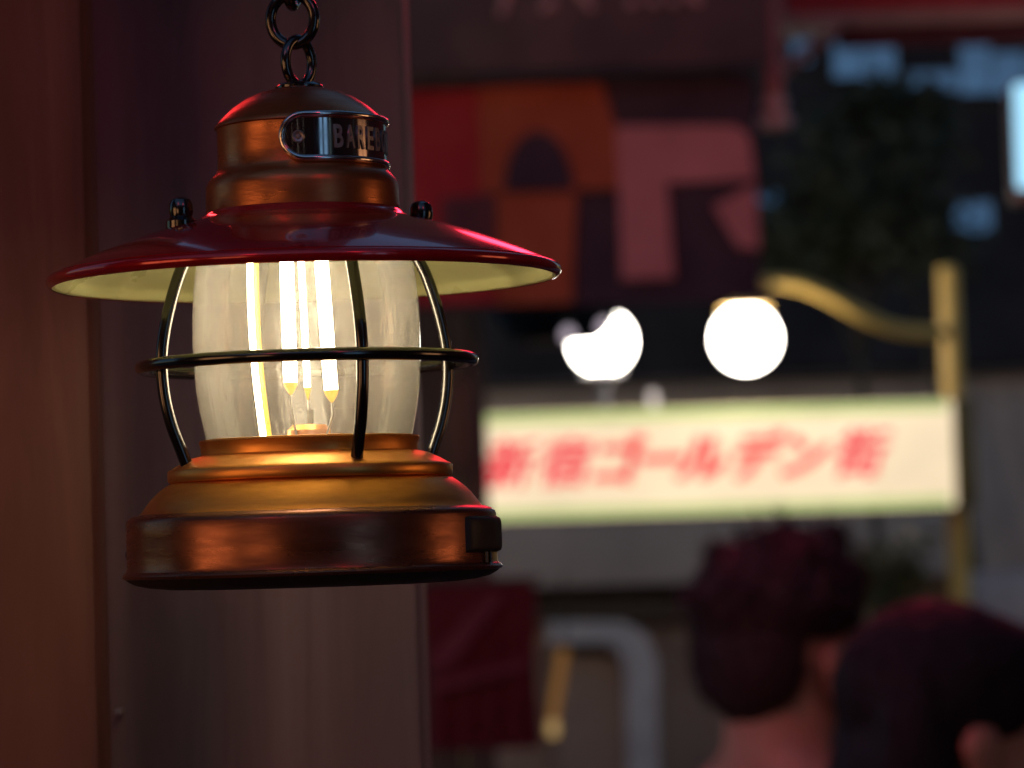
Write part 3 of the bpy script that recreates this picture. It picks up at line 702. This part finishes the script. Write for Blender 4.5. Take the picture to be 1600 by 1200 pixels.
    for sg in (-1, 1):
        bm = bmesh.new(); limb(bm, V(.10 * sg, -.04, .045), V(.117 * sg, .16, .034), .045 * k, .036 * k); fuse('shoe', bm, .008, black_rubber, P_, 3)
cloth_black = mat('black jacket cloth', (0.015, 0.014, 0.018), None, rough=.85, scale=(20, 20, 20)); denim = mat('dark denim', (0.03, 0.035, 0.055), None, rough=.9, scale=(40, 40, 40))
cloth_navy = mat('navy coat cloth', (0.012, 0.012, 0.022), None, rough=.9, scale=(20, 20, 20))
person(1230, 834, 3.50, R(52), 'person with short tousled dark hair seen from behind, bare neck', cloth_black, denim, False, mat('dark brown hair', (0.045, 0.022, 0.026), (0.024, 0.012, 0.015), rough=.7, scale=(60, 60, 14), spec=.3))
person(1494, 934, 3.02, R(76), 'person with longer dark hair and one ear showing at the right edge', cloth_navy, denim, True, hair_m)

# ------------------------------------------------------------------ the bar fronts on the near side of the alley (they light and mirror in the lantern)
BF = empty('bar_front', (0, -2.3, 0)); tag(BF, 'timber bar front with paper windows across the alley', 'bar')
for i in range(14):
    x = -2.8 + .42 * i
    box('plank', (.41, .06, 3.2), (x, -.05 - .01 * (i % 2), 1.6), wood_dark, BF, bevel=.008)
paper_lit = glow('lit paper screen', (1.0, 0.47, 0.20), 0.85, 2, .15)
for x in (-1.75,):
    wf = box('window', (1.10, .05, 1.0), (x, .02, 1.55), wood_red, BF, bevel=.01)
    for a in range(3):
        for b in range(2): box('pane', (.32, .02, .44), (-.36 + .36 * a, .03, -.24 + .48 * b), paper_lit, wf)
SWL = empty('side_bar_front', (-1.75, -.35, 0)); tag(SWL, 'timber side wall with a lit paper window beside the alley', 'bar')
for i in range(6): box('plank', (.05, .40, 3.0), (-.03 - .008 * (i % 2), -1.0 + .41 * i, 1.5), wood_dark, SWL, bevel=.008)
wf = box('window', (.05, 1.1, .9), (.02, .05, 1.65), wood_red, SWL, bevel=.01)
for a in range(3): 
    for b in range(2): box('pane', (.02, .31, .38), (.03, -.35 + .35 * a, -.21 + .42 * b), paper_lit, wf)
RW = empty('right_bar_front', (2.35, 2.6, 0)); tag(RW, 'dark timber bar front along the right side of the alley', 'bar')
for i in range(21): box('plank', (.05, .40, 5.2), (.03 + .008 * (i % 2), -4.1 + .41 * i, 2.6), wood_dark, RW, bevel=.008)
wf = box('window', (.05, .7, .8), (-.02, -1.6, 1.65), wood_red, RW, bevel=.01)
for a in range(2):
    for b in range(2): box('pane', (.02, .29, .34), (-.03, -.165 + .33 * a, -.19 + .38 * b), paper_lit, wf)
VS = empty('vertical_light_sign', (1.2, -1.05, 1.72)); VS.rotation_euler.z = R(34); tag(VS, 'narrow vertical blue-white light sign across the alley', 'sign')
cool = glow('cool white face', (.30, .64, 1.0), .40, 3, .1)
for fx, fw in ((-.13, .13), (.11, .17)): box('face', (fw, .02, .95), (fx, .05, 0), cool, VS, bevel=.008)
box('cabinet', (.46, .08, 1.0), (0, -.005, 0), wood_dark, VS, bevel=.008)
red_row = glow('lit red paper', (1.0, 0.03, 0.07), 4.6, 5, .15); red_mid = glow('lit red paper, weak bulb', (1.0, 0.045, 0.055), 6.5, 5, .15); red_bar = glow('lit red paper, bar front', (1.0, 0.06, 0.09), 3.0, 5, .15)
for x, y, z, lab in ((-.60, 2.25, 2.42, 'round red paper lantern hung high beyond the timber post'), (-1.1, -1.75, 3.35, 'round red paper lantern high on the bar front, left one'), (1.3, -1.75, 3.35, 'round red paper lantern high on the bar front, right one'), (0.30, 3.9, 2.62, 'round red paper lantern over the alley, nearest of the row of four'),
                     (0.52, 4.9, 2.80, 'round red paper lantern over the alley, second of the row of four'), (0.74, 5.9, 3.02, 'round red paper lantern over the alley, third of the row of four'), (0.96, 6.9, 3.22, 'round red paper lantern over the alley, farthest of the row of four')):
    E = empty('red_paper_lantern', (x, y, z)); tag(E, lab, 'lantern', 'red paper lanterns over the alley')
    prof = [(.07, -.20)]
    for k in range(1, 14):
        t = k / 14; rr = .07 + .09 * math.sin(math.pi * t) ** .6; prof += [(rr, -.20 + .40 * t), (rr * .96, -.20 + .40 * t + .012)]
    prof += [(.07, .20)]
    lathe('paper', prof, red_bar if y < 0 else (red_mid if y < 3 else red_row), E, seg=36, ang=25)
    lathe('band', [(.0, -.235), (.078, -.235), (.078, -.20), (0, -.20)], black_rubber, E, seg=36); lathe('band', [(.0, .20), (.078, .20), (.078, .235), (0, .235)], black_rubber, E, seg=36)
    tube('cord', [(0, 0, .235), (0, 0, .8)], .004, black_metal, E, seg=6)
